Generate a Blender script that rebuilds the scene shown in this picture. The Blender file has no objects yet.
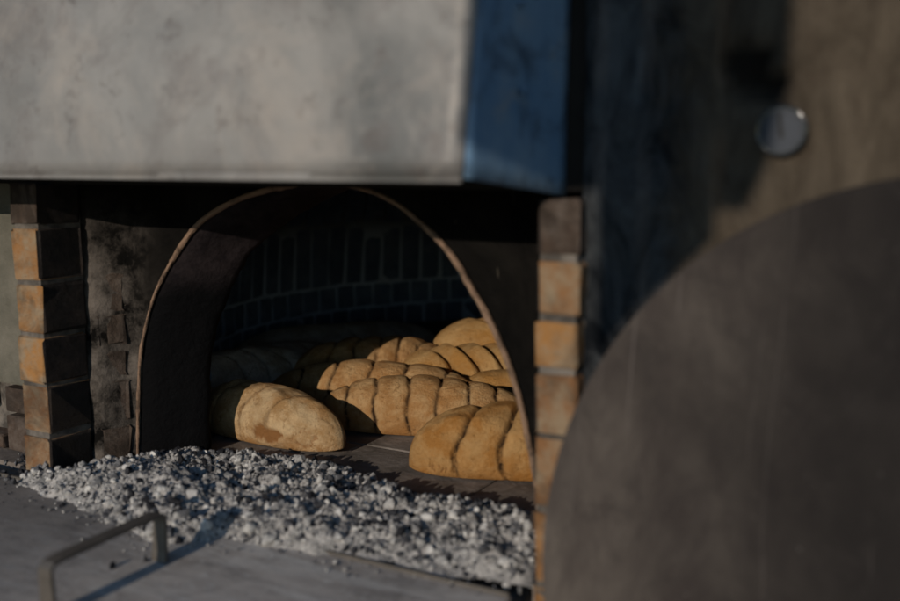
import bpy, bmesh, math, random
import numpy as np
from mathutils import Vector, Matrix, noise
R = math.radians
sc = bpy.context.scene
col = sc.collection
rnd = random.Random(7)
npr = np.random.RandomState(11)

# ---------------------------------------------------------------- camera
cd = bpy.data.cameras.new('camera'); cam = bpy.data.objects.new('camera', cd); col.objects.link(cam)
cam.location = (0, 0, .45)
cam.rotation_euler = (R(90) - math.atan(.135), 0, R(30))
cd.lens = 40; cd.sensor_width = 36; cd.clip_start = .01; cd.clip_end = 500
cd.dof.use_dof = True; cd.dof.focus_distance = 1.64; cd.dof.aperture_fstop = 2.3
sc.camera = cam
# ---------------------------------------------------------------- sky and sun
SUN_EL, SUN_AZ = R(15), R(-2)          # travels towards +y
w = bpy.data.worlds.new('World'); sc.world = w; w.use_nodes = True
nt = w.node_tree; nt.nodes.clear()
sky = nt.nodes.new('ShaderNodeTexSky'); sky.sky_type = 'NISHITA'; sky.sun_disc = False
sky.dust_density = 0; sky.ozone_density = 2.5; sky.sun_elevation = SUN_EL; sky.sun_rotation = math.pi + SUN_AZ
bg = nt.nodes.new('ShaderNodeBackground'); bg.inputs[1].default_value = .125
out = nt.nodes.new('ShaderNodeOutputWorld')
nt.links.new(sky.outputs[0], bg.inputs[0]); nt.links.new(bg.outputs[0], out.inputs[0])
sl = bpy.data.lights.new('sun', 'SUN'); sl.energy = 3.5; sl.angle = R(.5); sl.color = (1, .89, .76)
so = bpy.data.objects.new('sun', sl); col.objects.link(so)
so.rotation_euler = Vector((math.sin(SUN_AZ)*math.cos(SUN_EL), math.cos(SUN_AZ)*math.cos(SUN_EL), -math.sin(SUN_EL))).to_track_quat('-Z', 'Y').to_euler()
sc.view_settings.view_transform = 'Standard'; sc.view_settings.look = 'None'
sc.view_settings.exposure = -.28; sc.view_settings.gamma = 1; sc.view_settings.use_curve_mapping = False

# ---------------------------------------------------------------- materials
class N:
    def __init__(s, name, rough=.8, spec=.3):
        s.m = bpy.data.materials.new(name); s.m.use_nodes = True; s.t = s.m.node_tree
        s.b = s.t.nodes['Principled BSDF']; s.b.inputs['Roughness'].default_value = rough
        s.b.inputs['Specular IOR Level'].default_value = spec
        s.co = s.t.nodes.new('ShaderNodeTexCoord').outputs['Object']
        s.hs = []
    def noise(s, scale, detail=6, rough=.6, dist=0, stretch=None, co=None, seed=0):
        c = co or s.co
        mp = s.t.nodes.new('ShaderNodeMapping'); s.t.links.new(c, mp.inputs[0])
        if stretch: mp.inputs['Scale'].default_value = stretch
        mp.inputs['Location'].default_value = (seed*1.7, seed*.9, seed*2.3)
        n = s.t.nodes.new('ShaderNodeTexNoise'); s.t.links.new(mp.outputs[0], n.inputs['Vector'])
        n.inputs['Scale'].default_value = scale; n.inputs['Detail'].default_value = detail
        n.inputs['Roughness'].default_value = rough; n.inputs['Distortion'].default_value = dist
        return n.outputs[0]
    def ramp(s, fac, stops, interp='LINEAR'):
        r = s.t.nodes.new('ShaderNodeValToRGB'); s.t.links.new(fac, r.inputs[0]); e = r.color_ramp.elements
        r.color_ramp.interpolation = interp
        while len(e) < len(stops): e.new(.5)
        for k, (p, c) in enumerate(stops):
            e[k].position = p
            e[k].color = (c, c, c, 1) if isinstance(c, (int, float)) else (*c, 1)
        return r.outputs[0]
    def mix(s, fac, a, b, mode='MIX'):
        n = s.t.nodes.new('ShaderNodeMix'); n.data_type = 'RGBA'; n.blend_type = mode
        for k, v in ((0, fac), (6, a), (7, b)):
            if isinstance(v, bpy.types.NodeSocket): s.t.links.new(v, n.inputs[k])
            elif k == 0: n.inputs[0].default_value = v
            else: n.inputs[k].default_value = (*v, 1)
        return n.outputs[2]
    def math(s, op, a, b=0, clamp=False):
        n = s.t.nodes.new('ShaderNodeMath'); n.operation = op; n.use_clamp = clamp
        for k, v in ((0, a), (1, b)):
            if isinstance(v, bpy.types.NodeSocket): s.t.links.new(v, n.inputs[k])
            else: n.inputs[k].default_value = v
        return n.outputs[0]
    def sep(s):
        n = s.t.nodes.new('ShaderNodeSeparateXYZ'); s.t.links.new(s.co, n.inputs[0]); return n.outputs
    def rng(s, v, a, b):
        n = s.t.nodes.new('ShaderNodeMapRange'); s.t.links.new(v, n.inputs[0]); n.interpolation_type = 'SMOOTHSTEP'
        n.inputs[1].default_value = a; n.inputs[2].default_value = b; return n.outputs[0]
    def attr(s, name):
        n = s.t.nodes.new('ShaderNodeAttribute'); n.attribute_name = name; return n.outputs
    def color(s, c): s.t.links.new(c, s.b.inputs['Base Color'])
    def rgh(s, c): s.t.links.new(c, s.b.inputs['Roughness'])
    def bump(s, h, dist, strength=1):
        n = s.t.nodes.new('ShaderNodeBump'); n.inputs['Strength'].default_value = strength; n.inputs['Distance'].default_value = dist
        s.t.links.new(h, n.inputs['Height'])
        if s.hs: s.t.links.new(s.hs[-1], n.inputs['Normal'])
        s.hs.append(n.outputs[0]); s.t.links.new(n.outputs[0], s.b.inputs['Normal'])
    def randc(s):
        return s.t.nodes.new('ShaderNodeObjectInfo').outputs['Random']

def shift(n):                   # every brick gets its own piece of the pattern
    r = n.randc(); a = n.t.nodes.new('ShaderNodeVectorMath'); a.operation = 'MULTIPLY_ADD'
    n.t.links.new(r, a.inputs[0]); a.inputs[1].default_value = (7.3, 11.1, 5.7); n.t.links.new(n.co, a.inputs[2]); n.co = a.outputs[0]; return r
def m_brick(name, a, b, c, dark=.5):
    n = N(name, .92, .1); r = shift(n)
    c1 = n.mix(r, a, b)
    c2 = n.mix(n.ramp(n.noise(30, 6, .7), [(.42, 0), (.62, 1)]), c1, c)
    c3 = n.mix(n.ramp(n.noise(9, 5, .65, 1, seed=3), [(.44, 0), (.60, dark)]), c2, (.045, .034, .027))
    n.color(c3); n.bump(n.noise(60, 8, .75), .008); n.bump(n.noise(300, 3), .0008); return n.m
M = {}
M['brick'] = m_brick('fired orange brick', (.42, .21, .075), (.27, .135, .065), (.34, .25, .16), .6)
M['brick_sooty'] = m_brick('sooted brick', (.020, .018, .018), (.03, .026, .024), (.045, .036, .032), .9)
M['brick_worn_and_shade'] = m_brick('worn and shade-dark brick', (.11, .075, .055), (.075, .055, .045), (.15, .12, .10), .9)
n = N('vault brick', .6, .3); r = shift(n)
n.color(n.mix(n.ramp(n.noise(14, 5, .7), [(.4, 0), (.7, 1)]), (.15, .19, .27), (.28, .33, .42))); n.bump(n.noise(50, 6, .7), .004); M['vault_brick'] = n.m  # blue of the sky light is tinted into the brick colour
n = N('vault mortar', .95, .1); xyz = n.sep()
n.color(n.mix(n.rng(n.math('ADD', xyz[2], n.math('MULTIPLY', n.noise(8, 5), .08)), .26, .38), n.mix(n.noise(20), (.62, .70, .80), (.78, .85, .92)), (.05, .045, .042))); n.bump(n.noise(80), .003); M['vault_mortar'] = n.m  # sky light on the joints is put in as pale blue mortar
n = N('mortar', .95, .1)
n.color(n.mix(n.ramp(n.noise(18, 6, .7), [(.42, 0), (.62, 1)]), (.07, .062, .054), (.20, .175, .15))); n.bump(n.noise(60, 8, .75), .005); M['mortar'] = n.m

# soot-covered render round the mouth, with scratches
n = N('soot wall', .9, .06)
base = n.mix(n.ramp(n.noise(7, 8, .7, .6), [(.38, 0), (.68, 1)]), (.003, .0028, .0026), (.011, .0095, .008))
scr = n.ramp(n.noise(16, 4, .55, 2.5, stretch=(1.2, 1, .35), seed=5), [(.685, 0), (.70, 1), (.71, 1), (.73, 0)])
scr2 = n.ramp(n.noise(60, 3, .5, 1.5, stretch=(1, 1, .12), seed=9), [(.70, 0), (.76, .6)])
xyz = n.sep()
grey = n.math('MULTIPLY', n.rng(n.math('ADD', xyz[0], n.math('MULTIPLY', n.noise(9, 5), .10)), -1.055, -1.16), n.ramp(n.noise(14, 8, .75, seed=2), [(.40, 0), (.6, 1)]), True)
low = n.math('MULTIPLY', grey, n.rng(xyz[2], .44, .24))
c = n.mix(n.math('MULTIPLY', scr, .75), base, (.10, .085, .065)); c = n.mix(n.math('MULTIPLY', scr2, .25), c, (.09, .08, .07))
c = n.mix(low, c, (.15, .128, .11)); n.color(c)
n.bump(n.noise(25, 8, .7), .006); n.bump(n.noise(160, 4, .6), .0012); M['soot'] = n.m

n = N('chipped rim mortar', .9, .15)
n.color(n.mix(n.ramp(n.noise(40, 6, .7), [(.33, 0), (.52, 1)]), (.085, .058, .042), (.24, .155, .105))); n.bump(n.noise(120, 6, .7), .003); M['rim'] = n.m

# right wall: soot on the left, bare brown plaster on the right
n = N('smoked plaster', .95, .05); xyz = n.sep()
nz = n.noise(7, 8, .7, .8); x2 = n.math('ADD', xyz[0], n.math('MULTIPLY', n.math('SUBTRACT', nz, .5), .16))
f = n.rng(x2, -.335, -.265)
soot = n.mix(n.ramp(n.noise(11, 8, .7, 1.0, stretch=(1.6, 1, .7), seed=4), [(.40, 0), (.66, 1)]), (.008, .0095, .0115), (.075, .080, .084))
pl = n.mix(n.ramp(n.noise(12, 8, .72, .6, stretch=(2.2, 1, .7), seed=8), [(.34, 0), (.68, 1)]), (.042, .033, .024), (.100, .080, .059))
pl = n.mix(n.ramp(n.noise(45, 5, .7, 0, stretch=(1, 1, .5)), [(.5, 0), (.75, .6)]), pl, (.045, .033, .024))
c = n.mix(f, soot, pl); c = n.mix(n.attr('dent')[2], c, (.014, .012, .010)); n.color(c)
n.bump(n.noise(22, 8, .7), .006); n.bump(n.noise(140, 4, .6), .001); M['plaster'] = n.m
n = N('grey olive plaster', .9, .2)
n.color(n.mix(n.ramp(n.noise(10, 8, .7), [(.35, 0), (.65, 1)]), (.085, .08, .062), (.16, .145, .115))); n.bump(n.noise(30, 8, .7), .005); M['plaster2'] = n.m

# galvanised hood
n = N('weathered galvanised sheet', .5, .5)
a = n.mix(n.ramp(n.noise(4.5, 7, .6, .6), [(.34, 0), (.66, 1)]), (.095, .098, .095), (.25, .24, .225))
a = n.mix(n.ramp(n.noise(11, 8, .72, .35, seed=3), [(.48, 0), (.64, .6)]), a, (.145, .128, .12))
a = n.mix(n.ramp(n.noise(26, 6, .75, .3, seed=6), [(.55, 0), (.66, .65)]), a, (.09, .075, .068))
a = n.mix(n.ramp(n.noise(6, 6, .7, .5, seed=12), [(.50, 0), (.68, .8)]), a, (.32, .285, .25))
a = n.mix(n.ramp(n.noise(55, 4, .7, .3, seed=15, stretch=(.3, 1, 1.5)), [(.62, 0), (.72, .35)]), a, (.32, .30, .27))
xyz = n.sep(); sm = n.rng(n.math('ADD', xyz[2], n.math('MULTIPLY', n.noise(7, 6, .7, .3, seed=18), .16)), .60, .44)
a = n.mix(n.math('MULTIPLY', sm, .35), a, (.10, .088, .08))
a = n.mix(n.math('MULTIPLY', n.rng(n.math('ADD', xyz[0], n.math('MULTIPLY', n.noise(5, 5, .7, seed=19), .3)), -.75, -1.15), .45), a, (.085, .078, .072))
n.color(a); n.b.inputs['Metallic'].default_value = .15
n.rgh(n.ramp(n.noise(8, 5), [(.3, .5), (.7, .75)])); n.bump(n.noise(5, 4), .006); n.bump(n.noise(90, 4), .0004); M['hood'] = n.m
n = N('sky tinted side sheet', .5, .5)  # shaded hood side: blue of the sky light put into the sheet colour
a = n.mix(n.ramp(n.noise(7, 7, .65, .8, stretch=(1, 1, .4)), [(.36, 0), (.66, 1)]), (.10, .20, .33), (.25, .34, .42))
a = n.mix(n.ramp(n.noise(16, 8, .7, .8, seed=3), [(.50, 0), (.64, .8)]), a, (.05, .075, .11)); a = n.mix(n.ramp(n.noise(9, 7, .7, .3, seed=21), [(.56, 0), (.66, .6)]), a, (.30, .30, .29)); n.color(a)
n.bump(n.noise(6, 4), .004); M['hood_sky_tint'] = n.m
n = N('hood inside soot', .9, .1); n.color(n.mix(n.noise(20), (.012, .011, .010), (.03, .026, .022))); M['hood_in'] = n.m

# iron plate dusted with ash
n = N('ash dusted iron plate', .72, .35)
a = n.mix(n.ramp(n.noise(6, 8, .65, .8), [(.35, 0), (.66, 1)]), (.27, .24, .215), (.50, .45, .405))
a = n.mix(n.ramp(n.noise(18, 8, .72, .5, stretch=(.5, 1.6, 1), seed=4), [(.50, 0), (.70, .6)]), a, (.10, .095, .095))
a = n.mix(n.ramp(n.noise(70, 6, .7), [(.54, 0), (.66, .7)]), a, (.48, .46, .43))
a = n.mix(n.ramp(n.noise(9, 6, .7, 1.5, stretch=(.4, 2.5, 1), seed=14), [(.50, 0), (.62, .5)]), a, (.52, .50, .47))
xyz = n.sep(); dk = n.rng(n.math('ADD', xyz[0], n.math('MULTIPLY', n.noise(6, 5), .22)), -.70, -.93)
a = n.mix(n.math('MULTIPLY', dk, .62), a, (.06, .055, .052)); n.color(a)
n.bump(n.noise(40, 8, .7), .0012); n.bump(n.noise(400, 2), .0003); M['plate'] = n.m
n = N('dark worn iron', .5, .5); n.b.inputs['Metallic'].default_value = .35
n.color(n.mix(n.noise(30, 6, .7), (.05, .045, .04), (.17, .145, .12))); n.bump(n.noise(90, 6), .0008); M['iron'] = n.m
n = N('smoked disc board', .88, .05)
a = n.mix(n.ramp(n.noise(3.2, 6, .6, .5), [(.35, 0), (.68, 1)]), (.048, .040, .035), (.105, .089, .076))
a = n.mix(n.ramp(n.noise(9, 7, .7, .4, stretch=(1.7, 1, .8), seed=3), [(.40, 0), (.64, .8)]), a, (.036, .029, .027))
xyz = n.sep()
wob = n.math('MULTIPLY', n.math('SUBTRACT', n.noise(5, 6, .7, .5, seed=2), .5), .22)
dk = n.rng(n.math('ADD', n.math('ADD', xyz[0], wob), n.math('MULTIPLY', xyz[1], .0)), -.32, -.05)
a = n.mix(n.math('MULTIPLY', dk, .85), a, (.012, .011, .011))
a = n.mix(n.ramp(n.noise(22, 7, .75, .4, seed=7), [(.52, 0), (.68, .6)]), a, (.030, .026, .024))
a = n.mix(n.ramp(n.noise(40, 3, .6, 1.2, stretch=(1, 1, .06), seed=11), [(.64, 0), (.70, .35)]), a, (.15, .13, .12))
a = n.mix(n.ramp(n.noise(150, 4, .7), [(.66, 0), (.74, .4)]), a, (.2, .18, .17)); n.color(a)
n.bump(n.noise(60, 6, .7, stretch=(3, 1, .6)), .0008); M['disc'] = n.m
n = N('hearth slab stone', .85, .25); shift(n)
n.color(n.mix(n.ramp(n.noise(14, 8, .72, .6), [(.36, 0), (.66, 1)]), (.10, .085, .072), (.24, .205, .18)))
n.bump(n.noise(60, 8, .7), .0025); M['slab'] = n.m
n = N('bench masonry', .9, .2); n.color(n.mix(n.noise(12, 8, .7), (.06, .055, .05), (.16, .145, .13))); n.bump(n.noise(30, 8), .01); M['bench'] = n.m
n = N('earth ground', .95, .2); n.color(n.mix(n.noise(2, 10, .7), (.10, .085, .065), (.20, .17, .135))); n.bump(n.noise(20, 8, .7), .02); M['ground'] = n.m
n = N('fine ash', .97, .1)
n.color(n.mix(n.ramp(n.noise(45, 8, .75, .4), [(.36, 0), (.58, 1)]), (.15, .148, .145), (.50, .47, .44)))
n.bump(n.noise(70, 8, .75), .006); M['ash'] = n.m
n = N('ash and charcoal lumps', .92, .15); c = n.attr('tone')
v = n.math('ADD', c[2], n.math('MULTIPLY', n.math('SUBTRACT', n.noise(160, 6, .75), .5), .9))
n.color(n.ramp(v, [(.12, (.018, .018, .021)), (.40, (.10, .10, .107)), (.62, (.37, .355, .335)), (.92, (.62, .595, .56))]))
n.bump(n.noise(260, 5, .7), .0016); M['lump'] = n.m
n = N('wood', .8, .2); n.color(n.mix(n.noise(20, 6, .6, stretch=(1, 1, 8)), (.10, .065, .04), (.2, .14, .09))); M['wood'] = n.m
def flat(name, c, rough=.5, metal=0):
    n = N(name, rough, .12); n.b.inputs['Base Color'].default_value = (*c, 1); n.b.inputs['Metallic'].default_value = metal; return n.m
M['dial'] = flat('aged dial white', (.045, .05, .06), .5); M['ink'] = flat('dial ink', (.02, .02, .02)); M['chrome'] = flat('tarnished chrome ring', (.16, .15, .14), .12, 1)
M['bezel'] = flat('blackened bezel', (.012, .012, .013), .12); M['bezel'].node_tree.nodes['Principled BSDF'].inputs['Specular IOR Level'].default_value = .9
n = N('dial glass', .04, .5); n.b.inputs['Transmission Weight'].default_value = 1; n.b.inputs['IOR'].default_value = 1.3; M['glass'] = n.m

def m_bread(name, pale, mid, brown, burnt=(.035, .018, .009), flour=.5, seed=0):
    n = N(name, .9, .12); seam = n.attr('seam')[2]; hgt = n.attr('low')[2]
    c = n.mix(n.ramp(n.noise(22, 6, .65, .3, seed=seed), [(.42, 0), (.60, 1)]), mid, pale)
    c = n.mix(n.math('MULTIPLY', n.ramp(n.noise(10, 6, .7, seed=seed+2), [(.35, .3), (.6, 1)]), hgt, True), c, brown)
    c = n.mix(n.ramp(n.noise(26, 9, .8, seed=seed+3), [(.48, 0), (.62, flour)]), c, tuple(min(1, q*1.3) for q in pale))
    c = n.mix(n.ramp(n.noise(13, 5, .7, .6, seed=seed+7), [(.50, 0), (.66, .75)]), c, brown)
    c = n.mix(n.ramp(n.noise(75, 5, .75, .5, seed=seed+5), [(.57, 0), (.68, .65)]), c, tuple(q*.5 for q in brown))
    f = n.math('MULTIPLY', seam, n.ramp(n.noise(90, 4, .7, seed=seed+1), [(.36, .35), (.52, 1)]), True)
    c = n.mix(f, c, burnt); c = n.mix(n.attr('torn')[2], c, (.25, .115, .04)); n.color(c)
    n.bump(n.noise(38, 7, .7, seed=seed), .006); n.bump(n.noise(190, 6, .75, seed=seed), .0035); return n.m
M['bread'] = m_bread('bread crust', (.47, .295, .14), (.34, .175, .065), (.36, .165, .05))
M['bread_gold'] = m_bread('golden bread crust', (.42, .26, .11), (.37, .205, .075), (.36, .17, .04), seed=4)
M['bread_pale'] = m_bread('pale bread crust', (.50, .35, .195), (.36, .21, .09), (.35, .175, .06), seed=9, flour=.7)
M['bread_orange'] = m_bread('orange bread crust', (.43, .25, .10), (.35, .16, .042), (.36, .155, .035), seed=13)
M['bread_shade'] = m_bread('shade grey bread crust', (.60, .54, .46), (.46, .38, .30), (.36, .27, .18), seed=21)  # same bread in shadow, the grey of the shade put into its colour
M['torn'] = m_bread('torn crust', (.36, .21, .09), (.29, .15, .06), (.22, .10, .035), seed=17)

# ---------------------------------------------------------------- helpers
def mesh_obj(name, verts, faces, mats, parent=None, smooth=False, loc=None):
    me = bpy.data.meshes.new(name); me.from_pydata([tuple(v) for v in verts], [], faces); me.update()
    for m in (mats if isinstance(mats, (list, tuple)) else [mats]): me.materials.append(m)
    if smooth: me.shade_smooth()
    o = bpy.data.objects.new(name, me); col.objects.link(o)
    if loc: o.location = loc
    if parent: o.parent = parent
    return o
def bm_obj(name, bm, mats, parent=None, smooth=False, loc=None):
    me = bpy.data.meshes.new(name); bm.normal_update(); bm.to_mesh(me); bm.free()
    for m in (mats if isinstance(mats, (list, tuple)) else [mats]): me.materials.append(m)
    if smooth: me.shade_smooth()
    o = bpy.data.objects.new(name, me); col.objects.link(o)
    if loc: o.location = loc
    if parent: o.parent = parent
    return o
def tag(o, label=None, cat=None, group=None, kind=None):
    if label: o['label'] = label
    if cat: o['category'] = cat
    if group: o['group'] = group
    if kind: o['kind'] = kind
    return o
def empty(name, loc, label, cat, group=None):
    o = bpy.data.objects.new(name, None); o.empty_display_size = .05; col.objects.link(o); o.location = loc
    return tag(o, label, cat, group)
def keep(o, parent):            # parent a world-space mesh under an empty that stands elsewhere
    o.parent = parent; o.matrix_parent_inverse = Matrix.Translation(parent.location).inverted(); return o
def box_bm(x0, x1, y0, y1, z0, z1, bev=0, seg=1, jit=0, bm=None):
    bm2 = bmesh.new()
    bmesh.ops.create_cube(bm2, size=1)
    for v in bm2.verts:
        v.co = Vector(((x0+x1)/2 + v.co.x*(x1-x0), (y0+y1)/2 + v.co.y*(y1-y0), (z0+z1)/2 + v.co.z*(z1-z0)))
    if bev: bmesh.ops.bevel(bm2, geom=bm2.edges[:], offset=bev, segments=seg, affect='EDGES', profile=.6)
    if jit:
        for v in bm2.verts: v.co += Vector((rnd.uniform(-jit, jit), rnd.uniform(-jit, jit), rnd.uniform(-jit, jit)))
    if bm is None: return bm2
    t = bpy.data.meshes.new('t'); bm2.to_mesh(t); bm2.free(); bm.from_mesh(t); bpy.data.meshes.remove(t); return bm
def fbm(p, s, o=4): return noise.fractal(Vector(p)*s, .7, 2.1, o)

# ================================================================ ground
G = -.26
g = bm_obj('ground', box_bm(-60, 60, -60, 60, G-.5, G), M['ground']); tag(g, 'bare trodden earth in front of the oven', kind='structure')

# ================================================================ the oven
oven = empty('bread_oven', (-.84, .95, G), 'sooty masonry bread oven with an open arched mouth and brick piers', 'oven')
YW = 1.06
arch = [(139,454,-1.188,0), (0,0,-1.181,.088), (0,0,-1.170,.168), (0,0,-1.140,.248), (0,0,-1.095,.311), (0,0,-1.042,.364), (0,0,-.974,.397), (0,0,-.910,.414), (0,0,-.857,.422), (0,0,-.807,.424), (0,0,-.751,.416), (0,0,-.704,.399), (0,0,-.659,.369), (0,0,-.623,.337), (0,0,-.594,.297), (0,0,-.566,.255), (0,0,-.545,.213), (0,0,-.527,.165), (0,0,-.515,.116), (0,0,-.504,.068), (0,0,-.493,0)]
k_ = YW/1.079
arch = [(a[2]*k_, .45 + (a[3]-.45)*k_ - (.008 if a[3] == 0 else 0)) for a in arch]
def catmull(P, n):
    P = [2*np.array(P[0]) - np.array(P[1])] + [np.array(p) for p in P] + [2*np.array(P[-1]) - np.array(P[-2])]
    o = []
    for i in range(1, len(P)-2):
        for k in range(n):
            t = k/n; a, b, c, d = P[i-1], P[i], P[i+1], P[i+2]
            o.append(.5*(2*b + (c-a)*t + (2*a-5*b+4*c-d)*t*t + (3*b-a-3*c+d)*t**3))
    o.append(P[-2]); return o
A = catmull(arch, 5)
A[0] = np.array((A[0][0], -.01)); A[-1] = np.array((A[-1][0], -.01))
# front wall: rings from the arch out to a rectangle, cut through to the vault
def wallx(x, z):               # the render swells forward towards the left pier
    t = max(0, min(1, (-1.168-x)/.03)); return YW - .055*t*t*(3-2*t)
XL, XR, ZT = -1.225, -.40, .455
V = []; F = []; nA = len(A); rings = 9
for i, p in enumerate(A):
    x, z = p
    c = np.array((-.82, .10)); d = p - c
    ts = []
    if d[0] < -1e-6: ts.append((XL-c[0])/d[0])
    if d[0] > 1e-6: ts.append((XR-c[0])/d[0])
    if d[1] > 1e-6: ts.append((ZT-c[1])/d[1])
    t = min(ts); q = c + d*t; q[1] = max(q[1], -.01)
    for k in range(rings):
        s = (k/(rings-1))**1.2; r = p + (q-p)*s
        dy = fbm((r[0], 0, r[1]), 18)*.004*(1 if k else 0)
        V.append((r[0], wallx(r[0], r[1]) + dy + (.006 if k == 0 else 0), r[1]))
for i in range(nA-1):
    for k in range(rings-1):
        a = i*rings+k; F.append((a, a+1, a+rings+1, a+rings))
front = mesh_obj('front_wall', V, F, M['soot'], smooth=True); keep(front, oven)
# corners beyond the ring (thin gaps are filled by a backing block with the same opening)
V = []; F = []
REV = 1.175
NR = 10
for i, p in enumerate(A):
    for k in range(NR):
        t = k/(NR-1); j = fbm((p[0], t*.2, p[1]), 22)*.004
        c = np.array((-.83, .12)); d = (p-c)/np.linalg.norm(p-c)
        q = p + d*j
        V.append((q[0], YW+.006 + t*(REV-YW-.006), q[1]))
for i in range(nA-1):
    for k in range(NR-1):
        a = i*NR+k; F.append((a, a+NR, a+NR+1, a+1))
n = N('reveal soot', .75, .3); xyz = n.sep()
up = n.rng(n.math('ADD', xyz[2], n.math('MULTIPLY', n.noise(20, 6, .7), .05)), .275, .33)
blk = n.mix(n.ramp(n.noise(90, 6, .75), [(.70, 0), (.76, .6)]), (.003, .003, .0035), (.09, .085, .08)); n.b.inputs['Specular IOR Level'].default_value = .06
n.color(n.mix(up, blk, n.mix(n.ramp(n.noise(14, 8, .7), [(.4, 0), (.6, 1)]), (.009, .007, .008), (.026, .020, .021))))
n.bump(n.noise(40, 8, .7), .005); M['reveal'] = n.m
keep(mesh_obj('arch_reveal', V, F, M['reveal'], smooth=True), oven)
# inner face of the front wall, closing between reveal and vault
V = []; F = []
for i, p in enumerate(A):
    x, z = p; c = np.array((-.82, .10)); d = p-c; L = np.linalg.norm(d)
    q = c + d/L*1.2; q[1] = max(q[1], -.02)
    V += [(x, REV, z), (q[0], REV, q[1])]
for i in range(nA-1): a = i*2; F.append((a, a+1, a+3, a+2))
keep(mesh_obj('inner_wall', V, F, M['vault_brick']), oven)
# chipped mortar lip round the mouth
V = []; F = []; NS = 8; P = catmull([tuple(p) for p in A], 3)
for i, p in enumerate(P):
    p0 = P[max(i-1, 0)]; p1 = P[min(i+1, len(P)-1)]; t = (p1-p0)/np.linalg.norm(p1-p0); nn = np.array((-t[1], t[0]))
    rr = .0037 + .0008*fbm((p[0], 0, p[1]), 9) + .0006*fbm((p[0], 5, p[1]), 40)
    if p[0] < -1.12: rr += .0012*abs(fbm((p[0], 9, p[1]), 120))
    if p[0] < -1.08: rr *= .62 + .25*fbm((p[0], 2, p[1]), 25)
    for k in range(NS):
        a = 2*math.pi*k/NS; e = rr*(1+.22*fbm((p[0]*1.0, math.cos(a)*.02, p[1]+math.sin(a)*.02), 60, 3))
        q = p + nn*(math.cos(a)*e*1.0 + .003)
        V.append((q[0], YW - .001 + math.sin(a)*e*1.1, q[1]))
for i in range(len(P)-1):
    for k in range(NS): F.append((i*NS+k, (i+1)*NS+k, (i+1)*NS+(k+1) % NS, i*NS+(k+1) % NS))
keep(mesh_obj('arch_rim', V, F, M['rim']), oven)

# blackened block narrowing the left side of the mouth
V = []; F = []; half = max(range(nA), key=lambda q: A[q][1]); nf = 9
for i in range(half+1):
    p = A[i]; q0 = A[max(i-1, 0)]; q1 = A[i+1]; t = (q1-q0)/np.linalg.norm(q1-q0); nn = np.array((t[1], -t[0])); s_ = i/half
    wd_ = .068*(1-s_**2.2)
    for k, (f_, y) in enumerate(((-.05, 1.0635), (.08, 1.066), (.30, 1.079), (.55, 1.098), (.80, 1.117), (.96, 1.130), (1.0, 1.137), (.97, 1.143), (-.05, 1.150))):
        d = .0030*fbm((p[0], y, p[1]), 26) if 0 < k < 8 else 0
        q = p + nn*(wd_*f_ + d*(wd_/.068)); V.append((q[0], y + d, q[1]))
for i in range(half):
    for k in range(nf-1): a = i*nf+k; F.append((a, a+nf, a+nf+1, a+1))
n = N('thick tarry soot', .85, .06)
n.color(n.mix(n.ramp(n.noise(110, 6, .75), [(.66, 0), (.74, .8)]), (.003, .003, .0035), (.09, .085, .08))); n.bump(n.noise(40, 8, .75), .006); M['tar'] = n.m
jb = mesh_obj('jamb_lining', V, F, M['reveal'], smooth=True); keep(jb, oven)

# brick piers
def brick_mesh(name, sx, sy, sz, mats, seedjit=.0016, sooty=None):
    bm = box_bm(-sx/2, sx/2, -sy/2, sy/2, -sz/2, sz/2, .0035, 2, seedjit)
    bm.normal_update()
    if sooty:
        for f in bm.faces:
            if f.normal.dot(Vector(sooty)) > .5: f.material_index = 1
    me = bpy.data.meshes.new(name); bm.to_mesh(me); bm.free()
    for m in mats: me.materials.append(m)
    return me
def pier(xc, y0, y1, wx, courses, sooty, name='brick_pier', jitx=.0008, drift=0):
    core = bm_obj(name, box_bm(xc-wx/2+.003, xc+wx/2-.003, y0+.0022, y1, -.01, courses[-1][1]), M['mortar']); keep(core, oven)
    for i, (z0, z1) in enumerate(courses):
        z0 -= .0014; z1 += .0014
        me = brick_mesh('brick', wx, y1-y0, z1-z0, [M['brick_worn_and_shade'] if i == len(courses)-1 else M['brick'], M['brick_sooty']], sooty=sooty)  # top course takes the darker brick: hood shadow put in as colour
        o = bpy.data.objects.new('brick', me); col.objects.link(o)
        o.location = (xc + rnd.uniform(-jitx, jitx) + drift*i, (y0+y1)/2 + rnd.uniform(-.002, .002), (z0+z1)/2)
        o.rotation_euler = (0, rnd.uniform(-.012, .012), rnd.uniform(-.008, .008))
        o.parent = core; o.matrix_parent_inverse = Matrix.Translation(core.matrix_parent_inverse.translation).inverted() @ core.matrix_parent_inverse
        o.matrix_parent_inverse = core.matrix_world.inverted() if False else Matrix.Identity(4)
    return core
lc = [(-.02, .057), (.067, .133), (.141, .204), (.214, .281), (.290, .360), (.369, .424)]
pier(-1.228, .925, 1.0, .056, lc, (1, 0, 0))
rc = [(-.20, -.10), (-.09, .0), (.01, .085), (.094, .165), (.174, .234), (.244, .290), (.300, .352), (.362, .415)]
pier(-.411, .93, 1.0, .046, rc, (-1, 0, 0))
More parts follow.
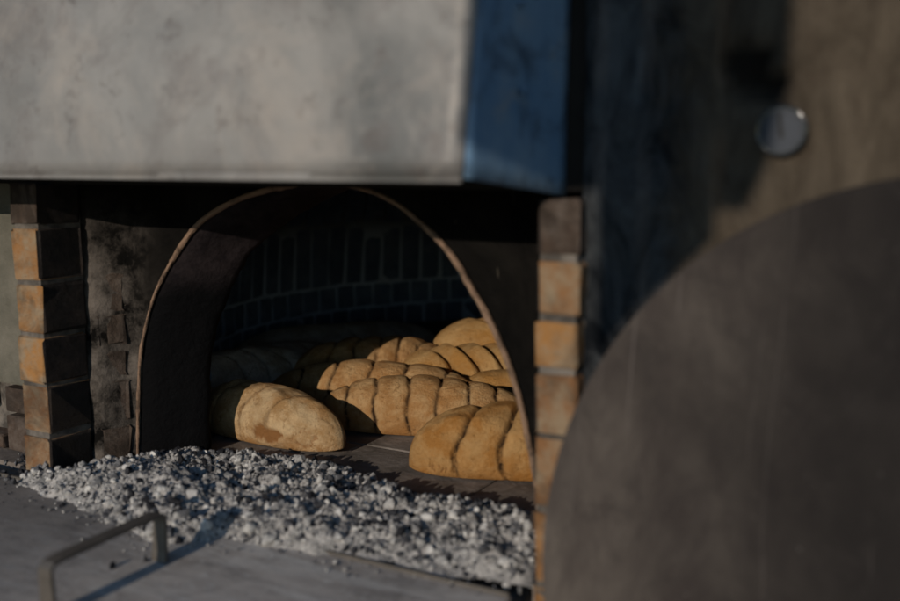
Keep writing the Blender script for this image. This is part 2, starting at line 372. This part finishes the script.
# worn bricks showing through the render beside the mouth
jamb = bm_obj('brick_jamb', box_bm(-.022, .022, .006, .02, 0, .29), M['mortar']); keep(jamb, oven)
jamb.location = (-1.186, 1.030, 0); jamb.rotation_euler = (0, 0, R(61))
for z0, z1, y, xo in ((.006, .056, .0, .004), (.064, .128, .003, .0), (.136, .172, .004, .008), (.181, .226, -.001, .006), (.234, .292, .005, .010)):
    me = brick_mesh('brick', .048 - xo, .03, z1-z0, [M['brick_worn_and_shade'], M['brick_worn_and_shade']], .003)
    o = bpy.data.objects.new('brick', me); col.objects.link(o); o.location = (xo/2, y*.4+.0125, (z0+z1)/2); o.parent = jamb
rj = bm_obj('brick_jamb', box_bm(-.478, -.44, 1.03, 1.06, -.01, .12), M['mortar']); keep(rj, oven)
for z0, z1 in ((.0, .05), (.058, .078), (.086, .118)):
    me = brick_mesh('brick', .034, .05, z1-z0, [M['brick_worn_and_shade'], M['brick_worn_and_shade']], .002)
    o = bpy.data.objects.new('brick', me); col.objects.link(o); o.location = (-.462, 1.045, (z0+z1)/2); o.parent = rj

# upper and right-hand wall with dents
NX, NZ = 150, 110; V = []; F = []; dent = []
x0, x1, z0, z1 = -.392, .9, G, 1.1
for j in range(NZ):
    for i in range(NX):
        u = i/(NX-1); x = x0 + (x1-x0)*(u**1.9); z = z0 + (z1-z0)*j/(NZ-1)
        y = .95 + fbm((x, 1, z), 8)*.006
        d = 0
        for (dx, dz, rx, rz, dep) in ((-.222, .522, .036, .017, .022), (-.235, .545, .03, .02, .012), (-.20, .506, .018, .008, .012)):
            q = math.hypot((x-dx)/rx, (z-dz)/rz) + .35*fbm((x, 3, z), 30); k = max(0, 1-q); d = max(d, min(1, k*2.2)); y += dep*min(1, k*2)
        if .497 < z < .512 and x < -.27: y -= .004
        V.append((x, y, z)); dent.append(d)
for j in range(NZ-1):
    for i in range(NX-1): a = j*NX+i; F.append((a, a+1, a+NX+1, a+NX))
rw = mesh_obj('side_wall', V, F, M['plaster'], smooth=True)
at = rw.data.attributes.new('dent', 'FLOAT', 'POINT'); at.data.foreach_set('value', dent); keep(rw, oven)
keep(bm_obj('lintel_wall', box_bm(-1.9, -.392, .955, 1.05, .424, 1.1), M['hood_in']), oven)
keep(bm_obj('wall_end', box_bm(-.392, -.380, .952, 1.2, G, .424), M['bench']), oven)
# outer masonry body
bm = bmesh.new()
box_bm(-1.95, -1.75, 1.06, 2.95, G, 1.1, bm=bm); box_bm(.7, .9, 1.0, 2.95, G, 1.1, bm=bm); box_bm(-1.95, .9, 2.96, 3.1, G, 1.1, bm=bm); box_bm(-1.95, .9, .97, 3.1, 1.102, 1.16, bm=bm)
box_bm(-1.95, -1.19, 1.07, 1.2, G, 1.1, bm=bm); box_bm(-.478, .7, 1.07, 1.2, G, 1.1, bm=bm)
keep(bm_obj('oven_body', bm, M['bench']), oven)
# bench under the mouth
keep(bm_obj('bench', box_bm(-2.2, -.447, .45, .955, G, -.012, .004), M['bench']), oven)
keep(bm_obj('hearth_ledge', box_bm(-2.2, -.4, .957, 1.205, G, -.004), M['slab']), oven)

# vault: brick ring and dome
CX, CY, RV = -.84, 2.0, .80
va = []
V = []; F = []; NT, NP = 120, 26
prof = [(RV+.001, -.03), (RV+.001, .06), (RV+.001, .125), (RV-.003, .22), (RV-.014, .30)]
for k in range(1, 13):
    a = k/12*math.pi/2; prof.append(((RV-.02)*math.cos(a), .30 + .30*math.sin(a)))
a0, a1 = R(-56), R(236)          # open towards the mouth
for i in range(NT+1):
    t = a0 + (a1-a0)*i/NT
    for (r, z) in prof: V.append((CX + r*math.cos(t), CY + r*math.sin(t), z))
m = len(prof)
for i in range(NT):
    for k in range(m-1): a = i*m+k; F.append((a, a+1, a+m+1, a+m))
# cap towards the mouth above the opening
b = len(V)
for i in range(21):
    t = R(236) + (R(304)-R(236))*i/20
    for (r, z) in prof[4:]: V.append((CX + r*math.cos(t), max(REV+.001, CY + r*math.sin(t)), z + .13*(1 if z < .5 else 0)))
m2 = len(prof[4:])
for i in range(20):
    for k in range(m2-1): a = b+i*m2+k; F.append((a, a+1, a+m2+1, a+m2))
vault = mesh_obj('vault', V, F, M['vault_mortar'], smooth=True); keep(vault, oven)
for sx, xe in ((-1, -1.178), (1, -.480)):
    bm = bmesh.new(); xo = CX + sx*.450; v = [bm.verts.new(p) for p in ((xe, REV+.001, -.01), (xo, 1.336, -.01), (xo, 1.336, .62), (xe, REV+.001, .62), (xe+sx*.03, REV+.001, -.01), (xo+sx*.03, 1.336, -.01), (xo+sx*.03, 1.336, .62), (xe+sx*.03, REV+.001, .62))]
    for q in ((0, 1, 2, 3), (7, 6, 5, 4), (0, 3, 7, 4), (1, 5, 6, 2), (3, 2, 6, 7), (0, 4, 5, 1)): bm.faces.new([v[k] for k in q])
    keep(bm_obj('inner_jamb', bm, M['vault_brick']), oven)
def vb(z0, z1, tw, lean):
    me = brick_mesh('brick', .03, tw, z1-z0, [M['vault_brick']], .0022); return me
rest = bmesh.new(); rows = [(-.004, .054, .062, 0, 3), (.062, .120, .062, 0, 0), (.128, .285, .062, R(4), 5), (.293, .37, .07, R(26), 2)]
for (z0, z1, tw, lean, off) in rows:
    meshes = [vb(z0, z1, tw-.009, lean) for _ in range(5)]
    nb = int(2*math.pi*RV/tw)
    for k in range(nb):
        t = 2*math.pi*(k + off*.1)/nb; td = math.degrees(t)
        if 236.5 < td < 303.5: continue
        r = RV + .012 - (.022 if lean > .3 else .0) - (.005 if lean else 0)
        rr = r + rnd.uniform(-.003, .003)
        mat = Matrix.Translation((CX + rr*math.cos(t), CY + rr*math.sin(t), (z0+z1)/2)) @ Matrix.Rotation(t, 4, 'Z') @ Matrix.Rotation(-lean + rnd.uniform(-.02, .02), 4, 'Y') @ Matrix.Rotation(rnd.uniform(-.03, .03), 4, 'X')
        if 98 < td < 240:
            o = bpy.data.objects.new('brick', meshes[k % 5]); col.objects.link(o); o.parent = vault; o.matrix_local = mat
        else:
            tmp = meshes[k % 5].copy(); tmp.transform(mat); rest.from_mesh(tmp); bpy.data.meshes.remove(tmp)
# upper dome courses, too dark to tell apart
for q in range(9):
    a = R(13 + q*8.5); r = (RV-.02)*math.cos(a); z = .30 + .30*math.sin(a); tw = .07; nb = max(6, int(2*math.pi*r/tw))
    me = brick_mesh('t', .02, tw-.009, .047, [M['vault_brick']], .002)
    for k in range(nb):
        t = 2*math.pi*(k+.5*(q % 2))/nb
        if CY + r*math.sin(t) < REV+.25: continue
        mat = Matrix.Translation((CX + r*math.cos(t), CY + r*math.sin(t), z)) @ Matrix.Rotation(t, 4, 'Z') @ Matrix.Rotation(-math.atan2(math.sin(a)*.62, math.cos(a)), 4, 'Y')
        tmp = me.copy(); tmp.transform(mat); rest.from_mesh(tmp); bpy.data.meshes.remove(tmp)
o = bm_obj('brick', rest, M['vault_brick']); o.parent = vault; o['kind'] = 'stuff'
# hearth floor of stone slabs
hf = bm_obj('hearth_floor', box_bm(-1.7, .05, 1.207, 2.9, -.06, -.006), M['bench']); keep(hf, oven)
y = 1.062
for j in range(7):
    dy = .235; x = -1.72 + (j % 2)*.13
    while x < .05:
        dx = .27
        if y < 1.2:
            xa, xb = max(x, -1.16), min(x+dx, -.49)
        else: xa, xb = x, x+dx
        if xb-xa > .03 and abs((xa+xb)/2-CX) < .85:
            o = bm_obj('slab', box_bm(xa+.002, xb-.002, y+.002, y+dy-.002, -.005, .0005+rnd.uniform(-.0008, .0008), .002, 1, .0004), M['slab']); o.parent = hf
        x += dx
    y += dy

# ================================================================ hood
hood = empty('smoke_hood', (-.8, .865, .439), 'battered grey sheet metal smoke hood with a side tinted blue for sky light, above the oven mouth', 'hood')
def sheet(name, P, nu, nv, th, mats, wob=.0, mi=None):
    a, b, c, d = [Vector(p) for p in P]; nrm = (b-a).cross(d-a).normalized()
    V = []; F = []
    for j in range(nv+1):
        for i in range(nu+1):
            u, v = i/nu, j/nv; p = a.lerp(b, u).lerp(d.lerp(c, u), v)
            V.append(p + nrm*wob*(noise.noise(p*3.2) + .35*noise.noise(p*8)))
    k = len(V); V += [v - nrm*th for v in V]
    W = nu+1
    for j in range(nv):
        for i in range(nu): q = j*W+i; F.append((q, q+1, q+W+1, q+W)); F.append((k+q, k+q+W, k+q+W+1, k+q+1))
    for i in range(nu): F.append((i+1, i, k+i, k+i+1)); q = nv*W+i; F.append((q, q+1, k+q+1, k+q))
    for j in range(nv): q = j*W; F.append((q, q+W, k+q+W, k+q)); q = j*W+nu; F.append((q+W, q, k+q, k+q+W))
    return mesh_obj(name, V, F, mats, smooth=False)
HZ = .439
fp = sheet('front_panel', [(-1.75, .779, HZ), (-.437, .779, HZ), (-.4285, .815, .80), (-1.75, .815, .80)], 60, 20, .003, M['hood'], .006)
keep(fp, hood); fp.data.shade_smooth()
sp = sheet('side_panel', [(-.4372, .7815, HZ), (-.413, .953, .419), (-.407, .953, .80), (-.4288, .8175, .80)], 12, 20, .003, M['hood_sky_tint'], .004)
sp.data.shade_smooth(); keep(sp, hood)
# folded bottom lip and corner seam
bm = bmesh.new(); box_bm(-1.75, -.4385, .7778, .7835, HZ-.0045, HZ+.004, .0015, 2, bm=bm); keep(bm_obj('bottom_lip', bm, M['hood']), hood)
keep(sheet('left_panel', [(-1.75, .955, HZ), (-1.75, .782, HZ), (-1.75, .818, .80), (-1.75, .955, .80)], 2, 4, .003, M['hood'], 0), hood)
for x, z in ((-.4225, .60), (-.419, .52)):
    bm = bmesh.new(); bmesh.ops.create_uvsphere(bm, u_segments=10, v_segments=6, radius=.0035)
    o = bm_obj('rivet', bm, M['hood_sky_tint'], smooth=True); o.location = (x, .865, z); keep(o, hood)

# ================================================================ thermometer
th = empty('thermometer', (-.198, .9445, .481), 'small round dial thermometer set in the smoked wall', 'thermometer')
def disc_bm(r, y0, y1, seg=40, bev=0):
    bm = bmesh.new(); bmesh.ops.create_cone(bm, cap_ends=True, segments=seg, radius1=r, radius2=r, depth=y1-y0)
    bmesh.ops.rotate(bm, verts=bm.verts, matrix=Matrix.Rotation(R(90), 3, 'X')); bmesh.ops.translate(bm, verts=bm.verts, vec=(0, (y0+y1)/2, 0))
    if bev: bmesh.ops.bevel(bm, geom=[e for e in bm.edges if abs(e.verts[0].co.y-e.verts[1].co.y) < 1e-6], offset=bev, segments=2, affect='EDGES')
    return bm
bm_obj('dial_case', disc_bm(.0225, -.004, .02, bev=.001), M['bezel'], th)
def ring(name, r, t, y, mat, parent):
    bm = bmesh.new(); V = []; n1, n2 = 48, 10
    V = [((r+t*math.cos(b))*math.cos(a), y+t*math.sin(b)*1.3, (r+t*math.cos(b))*math.sin(a)) for a in [2*math.pi*i/n1 for i in range(n1)] for b in [2*math.pi*j/n2 for j in range(n2)]]
    F = [(i*n2+j, ((i+1) % n1)*n2+j, ((i+1) % n1)*n2+(j+1) % n2, i*n2+(j+1) % n2) for i in range(n1) for j in range(n2)]
    return mesh_obj(name, V, F, mat, parent, True)
ring('bezel', .0218, .0013, -.0045, M['bezel'], th)
dial = bm_obj('dial_face', disc_bm(.0198, -.0052, -.0042), M['dial'], th)
bm = bmesh.new()
for k in range(25):
    a = R(-135 + k*270/24) ; L_ = .004 if k % 4 == 0 else .002
    b2 = box_bm(-.0003, .0003, -.0058, -.0053, .0185-L_, .0185); bmesh.ops.rotate(b2, verts=b2.verts, matrix=Matrix.Rotation(a, 3, 'Y'))
    t = bpy.data.meshes.new('t'); b2.to_mesh(t); b2.free(); bm.from_mesh(t)
o = bm_obj('scale_mark', bm, M['ink'], dial)
b2 = box_bm(-.0014, .0014, -.0066, -.006, -.007, .015); bmesh.ops.rotate(b2, verts=b2.verts, matrix=Matrix.Rotation(R(-8), 3, 'Y')); bm_obj('needle', b2, M['ink'], th)
bm_obj('pivot', disc_bm(.0022, -.0076, -.0055, 16), M['ink'], th)

# ================================================================ iron plate with strap handle
pl = empty('iron_plate', (-.83, .7, 0), 'wide grey ash dusted iron plate with a low strap handle, lying before the oven mouth', 'plate')
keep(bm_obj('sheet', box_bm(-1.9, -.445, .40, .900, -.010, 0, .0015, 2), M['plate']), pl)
bm = bmesh.new(); box_bm(-1.9, -.447, .8955, .9005, -.009, .0045, .001, 2, bm=bm); keep(bm_obj('rear_lip', bm, M['iron']), pl)
# strap handle: one bent strap with flared feet
path = [(.785, 0, .0115), (.787, .012, .0105), (.789, .045, .0094), (.7885, .054, .0092), (.783, .0585, .0092), (.77, .0595, .0092), (.70, .0600, .0092), (.64, .0595, .0092), (.626, .0585, .0092), (.6205, .053, .0092), (.6200, .045, .0094), (.6215, .012, .0105), (.623, 0, .0115)]
V = []; F = []; th_ = .0045
for i, (y, z, hw) in enumerate(path):
    a = path[max(i-1, 0)]; b = path[min(i+1, len(path)-1)]; t = Vector((0, b[0]-a[0], b[1]-a[1])).normalized(); nn = Vector((0, -t.z, t.y))
    xc = -.837 + (.788-y)*.076
    for s, q in ((-1, 0), (1, 0), (1, 1), (-1, 1)):
        p = Vector((xc + s*hw, y, z)) + nn*(th_*q); V.append(p)
for i in range(len(path)-1):
    for k in range(4): F.append((i*4+k, i*4+(k+1) % 4, (i+1)*4+(k+1) % 4, (i+1)*4+k))
F += [(3, 2, 1, 0), tuple(len(V)-4+q for q in range(4))]
hd = mesh_obj('handle', V, F, M['iron']); keep(hd, pl)
bv = hd.modifiers.new('b', 'BEVEL'); bv.width = .0006; bv.segments = 2; bv.limit_method = 'ANGLE'

# ================================================================ round lid
ld = empty('round_lid', (-.036, .869-.355*math.sin(R(10)), .093-.352), 'large round smoke darkened disc leaning against the wall at the right', 'lid')
bm = bmesh.new(); bmesh.ops.create_cone(bm, cap_ends=True, segments=160, radius1=.357, radius2=.357, depth=.012)
bmesh.ops.rotate(bm, verts=bm.verts, matrix=Matrix.Rotation(R(90), 3, 'X'))
bmesh.ops.bevel(bm, geom=[e for e in bm.edges if abs(e.verts[0].co.y-e.verts[1].co.y) < 1e-6], offset=.0025, segments=3, affect='EDGES')
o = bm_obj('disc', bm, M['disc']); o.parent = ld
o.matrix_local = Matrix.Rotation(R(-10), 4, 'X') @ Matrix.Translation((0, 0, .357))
for p in o.data.polygons: p.use_smooth = False
o.data.materials.append(M['iron'])
hb = bm_obj('lid_handle', box_bm(-.05, .05, -.03, -.006, -.010, .010, .004, 2), M['iron']); hb.parent = o; hb.location = (.10, 0, .0)

# ================================================================ plastered wall at the far left
lw = empty('neighbouring_wall', (-1.45, 1.02, G), 'olive grey plastered wall with bare bricks at its foot, left of the oven pier', 'wall')
keep(bm_obj('plaster_face', box_bm(-2.4, -1.268, 1.0, 1.055, .105, .438, .004, 2), M['plaster2']), lw)
keep(bm_obj('wall_core', box_bm(-2.4, -1.268, 1.025, 1.055, G, .104), M['mortar']), lw)
for (xa, xb, za, zb) in ((-1.395, -1.300, .062, .101), (-1.397, -1.300, -.003, .054), (-1.52, -1.445, .062, .101), (-1.60, -1.405, -.003, .020), (-1.66, -1.53, .030, .10)):
    bo = bm_obj('brick', box_bm(xa, xb, .995+rnd.uniform(0, .006), 1.03, za, zb, .003, 2, .0015), M['brick_worn_and_shade']); keep(bo, lw)

# ================================================================ ash bed and lumps
fx = [-1.30, -1.171, -1.073, -.976, -.874, -.826, -.715, -.61, -.514, -.432]; fy = [.90, .872, .853, .835, .812, .862, .886, .898, .912, .930]
bx = [-1.30, -1.159, -1.137, -1.111, -.978, -.863, -.698, -.607, -.546, -.48]; by = [.955, .985, 1.06, 1.135, 1.155, 1.175, 1.125, 1.125, 1.135, 1.10]
def dens(x, y):
    f = np.interp(x, fx, fy) + .012*fbm((x, y, 0), 25); b = np.interp(x, bx, by) + .010*fbm((x, y, 4), 25)
    e = min((y-f)/.04, (b-y)/.05, (x+1.25)/.03, (-.435-x)/.02)
    return max(0, min(1, e))
def hgt(x, y): return -.004 + dens(x, y)*(.024 + .013*fbm((x, y, 2), 9) + .006*fbm((x, y, 7), 45, 5) + .005*abs(fbm((x, y, 9), 90, 3)) + .0025*noise.noise(Vector((x, y, 3))*230))
NX, NY = 520, 250; V = []; F = []
for j in range(NY):
    for i in range(NX):
        x = -1.26 + .84*i/(NX-1); y = .79 + .40*j/(NY-1); V.append((x, y, hgt(x, y)))
for j in range(NY-1):
    for i in range(NX-1):
        a = j*NX+i
        if max(V[a][2], V[a+1][2], V[a+NX][2], V[a+NX+1][2]) > .0005: F.append((a, a+1, a+NX+1, a+NX))
ab = mesh_obj('ash_bed', V, F, M['ash'], smooth=True); tag(ab, 'heap of pale grey wood ash raked across the oven mouth', 'ash', kind='stuff')
def ico(sub):
    bm = bmesh.new(); bmesh.ops.create_icosphere(bm, subdivisions=sub, radius=1); bm.verts.ensure_lookup_table()
    v = np.array([q.co[:] for q in bm.verts]); f = np.array([[q.index for q in p.verts] for p in bm.faces]); bm.free(); return v, f
def rocks(sub):
  v1, f1 = ico(sub); shapes = []
  for s in range(10):
      d = np.array([1 + .42*noise.noise(Vector(p)*1.7 + Vector((s*7, 0, 0))) + .22*noise.noise(Vector(p)*3.6 + Vector((0, s*5, 0))) for p in v1])
      q = v1*d[:, None]
      for k in range(7):                       # chop flat facets like broken charcoal
          nn = npr.normal(size=3); nn /= np.linalg.norm(nn); h = npr.uniform(.5, .8); dd = q@nn; q = q - np.where(dd > h, dd-h, 0)[:, None]*nn
      shapes.append(q)
  return shapes, f1
BIG = rocks(2); SMALL = rocks(1)
VV = []; FF = []; TT = []; base = 0
def lump(x, y, z, r, tone, sq=None):
    global base
    shapes, f1 = BIG if r > .0042 else SMALL; q = shapes[npr.randint(10)].copy()
    a = npr.normal(size=(3, 3)); a, _ = np.linalg.qr(a)
    sc_ = np.array(sq) if sq is not None else npr.uniform(.65, 1.25, 3)
    q = (q*sc_)@a.T*r
    VV.append(q + np.array((x, y, z))); FF.append(f1+base); TT.append(np.full(len(q), tone)); base += len(q)
cnt = 0
while cnt < 10500:
    x = npr.uniform(-1.27, -.43); y = npr.uniform(.78, 1.19); d = dens(x, y)
    if npr.rand() > d*1.6 + .02*(y < .95)*(d > 0): continue
    # a smoother, dustier patch at the left centre
    dusty = min(1, math.exp(-(((x+1.03)/.20)**2 + ((y-.97)/.065)**2)) + .45*max(0, fbm((x, y, 21), 12)))
    if npr.rand() < dusty*.92: continue
    r = float(np.clip(npr.lognormal(math.log(.0018), .70), .0007, .0088))
    dark = .5 + .5*fbm((x, y, 11), 14) + (.18 if (y < np.interp(x, fx, fy)+.03) else 0) + .10*(y > 1.06)
    tone = float(np.clip(npr.normal(.66 - .18*dark, .16), 0, 1))
    if npr.rand() < .20 + .12*max(0, dark-.4): tone = npr.uniform(.0, .25)
    lump(x, y, hgt(x, y) + r*npr.uniform(-.6, .45), r, tone); cnt += 1
for _ in range(110):                         # crumbs spilled on the plate and ledge
    x = npr.uniform(-1.25, -.46); f = np.interp(x, fx, fy); y = f - abs(npr.normal(0, .018)); r = npr.uniform(.0008, .0028); lump(x, y, r*.6, r, npr.uniform(.1, .8))
for _ in range(60):
    x = npr.uniform(-1.35, -1.2); y = npr.uniform(.88, .99); r = npr.uniform(.002, .006); lump(x, y, r*.5, r, npr.uniform(0, .55))
for (x, y) in ((-.85, .775), (-.868, .742)): lump(x, y, .003, .0045, .1)
VV = np.concatenate(VV); FF = np.concatenate(FF); TT = np.concatenate(TT)
me = bpy.data.meshes.new('ash_lumps'); me.from_pydata(VV.tolist(), [], FF.tolist()); me.update(); me.materials.append(M['lump'])
at = me.attributes.new('tone', 'FLOAT', 'POINT'); at.data.foreach_set('value', TT)
o = bpy.data.objects.new('ash_lumps', me); col.objects.link(o); tag(o, 'broken pieces of white ash and black charcoal across the oven mouth', 'charcoal', kind='stuff')

# ================================================================ loaves
def loaf(name, label, a, b, wd, ht, mat, cuts=(), skew=0, depth=.12, bulge=.06, bend=0, z0=0, taper=(2.6, 2.6), narrow=(1, 1), seed=0, seamw=.009, tilt=0, dark=1.0, ridge=0, lumps=.035, group='long loaves baking in the oven', yaw_cut=0, torn=()):
    a = np.array(a); b = np.array(b); L = np.linalg.norm(b-a); mid = (a+b)/2; ang = math.atan2(b[1]-a[1], b[0]-a[0])
    NU, NV = 380, 80; V = []; seam = []; low = []; tn = []
    cuts = [c_ + .018*noise.noise(Vector((seed*3.3, c_*9, 1))) for c_ in sorted(cuts)]
    for i in range(NU+1):
        t = i/NU; u = .35*t + .65*(.5 - .5*math.cos(math.pi*t))
        p = taper[0] if u < .5 else taper[1]
        e = max(0, 1-abs(2*u-1)**p)**(1/2.0)
        w_ = (narrow[0]*(1-u) + narrow[1]*u)
        for j in range(NV):
            an = 2*math.pi*j/NV; ca, sa = math.cos(an), math.sin(an)
            uu = u + skew*ca*wd/L + yaw_cut*sa*wd/L
            g1 = 0; g2 = 0
            for c_ in cuts:
                cc = c_ + .03*noise.noise(Vector((sa*1.2+seed, c_*20, ca*1.2))) + .006*noise.noise(Vector((sa*5+seed, c_*20, ca*5)))
                d = (uu-cc)*L
                if ridge: d2 = d if d > 0 else d*2.6
                else: d2 = d
                g1 = max(g1, math.exp(-(d2/(.011 if not ridge else .026))**2)); g2 = max(g2, math.exp(-(d/(seamw*(.36 + .12*noise.noise(Vector((seed, c_*30, an*2))))))**2)*(.8 + .35*noise.noise(Vector((seed+c_*30, an*1.5, 3)))))
            topm = max(0, min(1, (sa+.75)/.5))
            k = 1 - topm*depth*((.5 if ridge else .15)*g1 + (.55 if ridge else .42)*g2) + bulge*(1 if ridge else .3)*topm*(1-g1)
            k += lumps*noise.noise(Vector((u*5+seed*3, ca*1.3, sa*1.3))) + lumps*.4*noise.noise(Vector((u*16+seed, ca*4, sa*4)))
            tv = 0
            for (tu, ta, ru, ra, sgn) in torn:
                dq = math.hypot((u-tu)/ru, ((an-ta+math.pi) % (2*math.pi)-math.pi)/ra) + .5*noise.noise(Vector((u*14, sa*4, ca*4+ta))) + .2*noise.noise(Vector((u*50, sa*12, ca*12)))
                if sgn > 0:
                    ins = max(0, min(1, (1-dq)/.12)); k -= .05*ins - .05*math.exp(-((dq-1.12)/.16)**2); tv = max(tv, ins)
                else:
                    k += -.07*math.exp(-((dq-.95)/.14)**2) + .05*math.exp(-(dq/.5)**2); tv = max(tv, .75*math.exp(-((dq-.95)/.12)**2))
            tn.append(tv)
            sx = np.sign(ca)*abs(ca)**.9
            yy = wd*w_*e*k*sx; zz = sa
            if zz < -.55: zz = -.55 - (abs(zz)-.55)*.15
            zz = (zz + .62)/1.62
            Z = ht*((e**.8)*zz*(k if zz > .3 else 1)*(w_**.6)) + .012*(1-e)
            X = (u-.5)*L + tilt*(Z/ht-.3)*.02
            V.append((X, yy + bend*(1-(2*u-1)**2), Z))
            flake = .75 + .5*noise.noise(Vector((u*60, ca*6, sa*6+seed)))
            seam.append(min(1, 1.5*g2*dark*topm*(.5+.5*flake)))
            low.append(max(0, min(1, (.42-zz)/.35)))
    F = [(i*NV+j, i*NV+(j+1) % NV, (i+1)*NV+(j+1) % NV, (i+1)*NV+j) for i in range(NU) for j in range(NV)]
    o = mesh_obj(name, V, F, mat, smooth=True); o.location = (mid[0], mid[1], z0); o.rotation_euler = (0, 0, ang)
    for nme, dat in (('seam', seam), ('low', low), ('torn', tn)):
        at = o.data.attributes.new(nme, 'FLOAT', 'POINT'); at.data.foreach_set('value', [float(q) for q in dat])
    tag(o, label, 'loaf', group); return o
l1 = loaf('bread_loaf', 'plump pale smooth loaf with a torn end at the front left, half in shadow', (-1.215, 1.262), (-.905, 1.232), .052, .093, M['bread_pale'], [.16, .30, .50, .70], skew=-.55, depth=.08, bulge=.02, taper=(3, 2.3), seed=1, dark=.4, seamw=.008, lumps=.07, narrow=(1.04, .90), torn=[(.62, 3.3, .11, .26, 1), (.84, 3.2, .055, .34, -1)])
loaf('bread_loaf', 'front middle loaf scored into square segments with dark burnt seams', (-1.045, 1.352), (-.70, 1.485), .056, .094, M['bread'], [.14, .29, .43, .57, .71, .85], skew=.15, depth=.13, bulge=.05, seed=2, taper=(2.3, 2.6))
loaf('bread_loaf', 'segmented loaf lying just behind the front middle loaf, its seams evenly spaced', (-1.225, 1.435), (-.83, 1.56), .055, .092, M['bread'], [.17, .34, .50, .66, .82], skew=.05, depth=.11, bulge=.05, seed=3, taper=(2.1, 2.6))
loaf('bread_loaf', 'loaf with slanting ridges in the middle of the heap, its left side in shadow', (-1.23, 1.50), (-.99, 1.74), .060, .112, M['bread'], [.28, .42, .55, .68, .80, .9], skew=-.5, depth=.12, bulge=.05, seed=4, dark=.7)
loaf('bread_loaf', 'golden loaf with deep slanting overlapping folds near the right of the mouth', (-1.05, 1.615), (-.73, 1.74), .066, .090, M['bread_gold'], [.18, .33, .48, .63, .78], skew=.9, depth=.22, bulge=.05, seed=5, ridge=1, z0=.018, dark=.25, seamw=.010)
loaf('bread_loaf', 'golden rounded loaf farthest back at the right, above the folded one', (-1.06, 1.755), (-.72, 1.87), .072, .105, M['bread_gold'], [.30, .55, .8], skew=1.3, depth=.12, bulge=.03, seed=6, ridge=1, z0=.038, dark=.15)
loaf('bread_loaf', 'small smooth golden dome of a loaf beside the arch edge', (-.90, 1.575), (-.70, 1.67), .046, .075, M['bread_gold'], [], seed=7)
loaf('bread_loaf', 'orange brown loaf at the front right with a folded knob end and black seams', (-.770, 1.212), (-.44, 1.385), .062, .108, M['bread_orange'], [.27, .44, .62, .80], skew=-.45, depth=.26, bulge=.06, seed=8, taper=(3.4, 3), narrow=(.84, 1.1), lumps=.07, torn=[(.12, 3.45, .022, .10, -1), (.17, 3.5, .018, .10, -1)])
loaf('bread_loaf', 'dim loaf wholly in shadow against the left jamb, behind the pale one', (-1.36, 1.26), (-1.235, 1.60), .062, .10, M['bread_shade'], [.2, .36, .52, .68, .84], skew=.5, depth=.10, bulge=.04, seed=9, dark=.4)
loaf('bread_loaf', 'dim smooth loaf in shadow at the back left before the vault bricks', (-1.52, 1.66), (-1.215, 2.05), .075, .088, M['bread_shade'], [.3, .5, .7], skew=.4, depth=.06, bulge=.03, seed=10, dark=.3)
loaf('bread_loaf', 'dim loaf in shadow between the back left loaf and the ridged one', (-1.42, 1.46), (-1.25, 1.72), .055, .085, M['bread_shade'], [.25, .45, .65], skew=.4, depth=.06, bulge=.03, seed=11, dark=.3)
# torn crust flap and curl on the front left loaf
def blob(name, parent, loc, scl, mat, seed, rot=(0, 0, 0)):
    bm = bmesh.new(); bmesh.ops.create_icosphere(bm, subdivisions=4, radius=1)
    for v in bm.verts:
        p = v.co.copy(); k = 1 + .25*noise.noise(p*1.6 + Vector((seed, 0, 0))) + .12*noise.noise(p*4 + Vector((0, seed, 0)))
        v.co = Vector((p.x*scl[0], p.y*scl[1], p.z*scl[2]))*k
    o = bm_obj(name, bm, mat, smooth=True); o.parent = parent; o.location = loc; o.rotation_euler = rot; return o

# ================================================================ board added out of view to shade the wall
sb = empty('shade_board', (.15, -1.0, G), 'plain wooden board on a post added unseen behind the viewer to shade the wall by the hood', 'board')
def plank(pts):                 # (x, z) outline of an added plank cut to shape the wall shade, 2 cm thick
    bm = bmesh.new(); a = [bm.verts.new((x, -1.01, z)) for x, z in pts]; b = [bm.verts.new((x, -.99, z)) for x, z in pts]; n_ = len(pts)
    bm.faces.new(a); bm.faces.new(b[::-1])
    for k in range(n_): bm.faces.new((a[k], b[k], b[(k+1) % n_], a[(k+1) % n_]))
    keep(bm_obj('plank', bm, M['wood']), sb)
plank([(-.378, .950), (-.309, .950), (-.309, 1.75), (-.378, 1.75)])
plank([(-.3075, .780), (-.262, .835), (-.262, 1.75), (-.3075, 1.75)])
plank([(-.2605, .835), (-.190, .905), (-.190, 1.75), (-.2605, 1.75)])
plank([(-.1885, .933), (-.160, .933), (-.139, .985), (-.127, 1.06), (-.122, 1.75), (-.1885, 1.75)])
keep(bm_obj('batten', box_bm(-.37, -.14, -.989, -.97, 1.0, 1.04, .002, 1), M['wood']), sb)
keep(bm_obj('post', box_bm(.12, .18, -1.03, -.97, G, 1.8, .004, 1), M['wood']), sb)
keep(bm_obj('crossbeam', box_bm(-.40, .118, -1.02, -.98, 1.752, 1.80, .004, 1), M['wood']), sb)
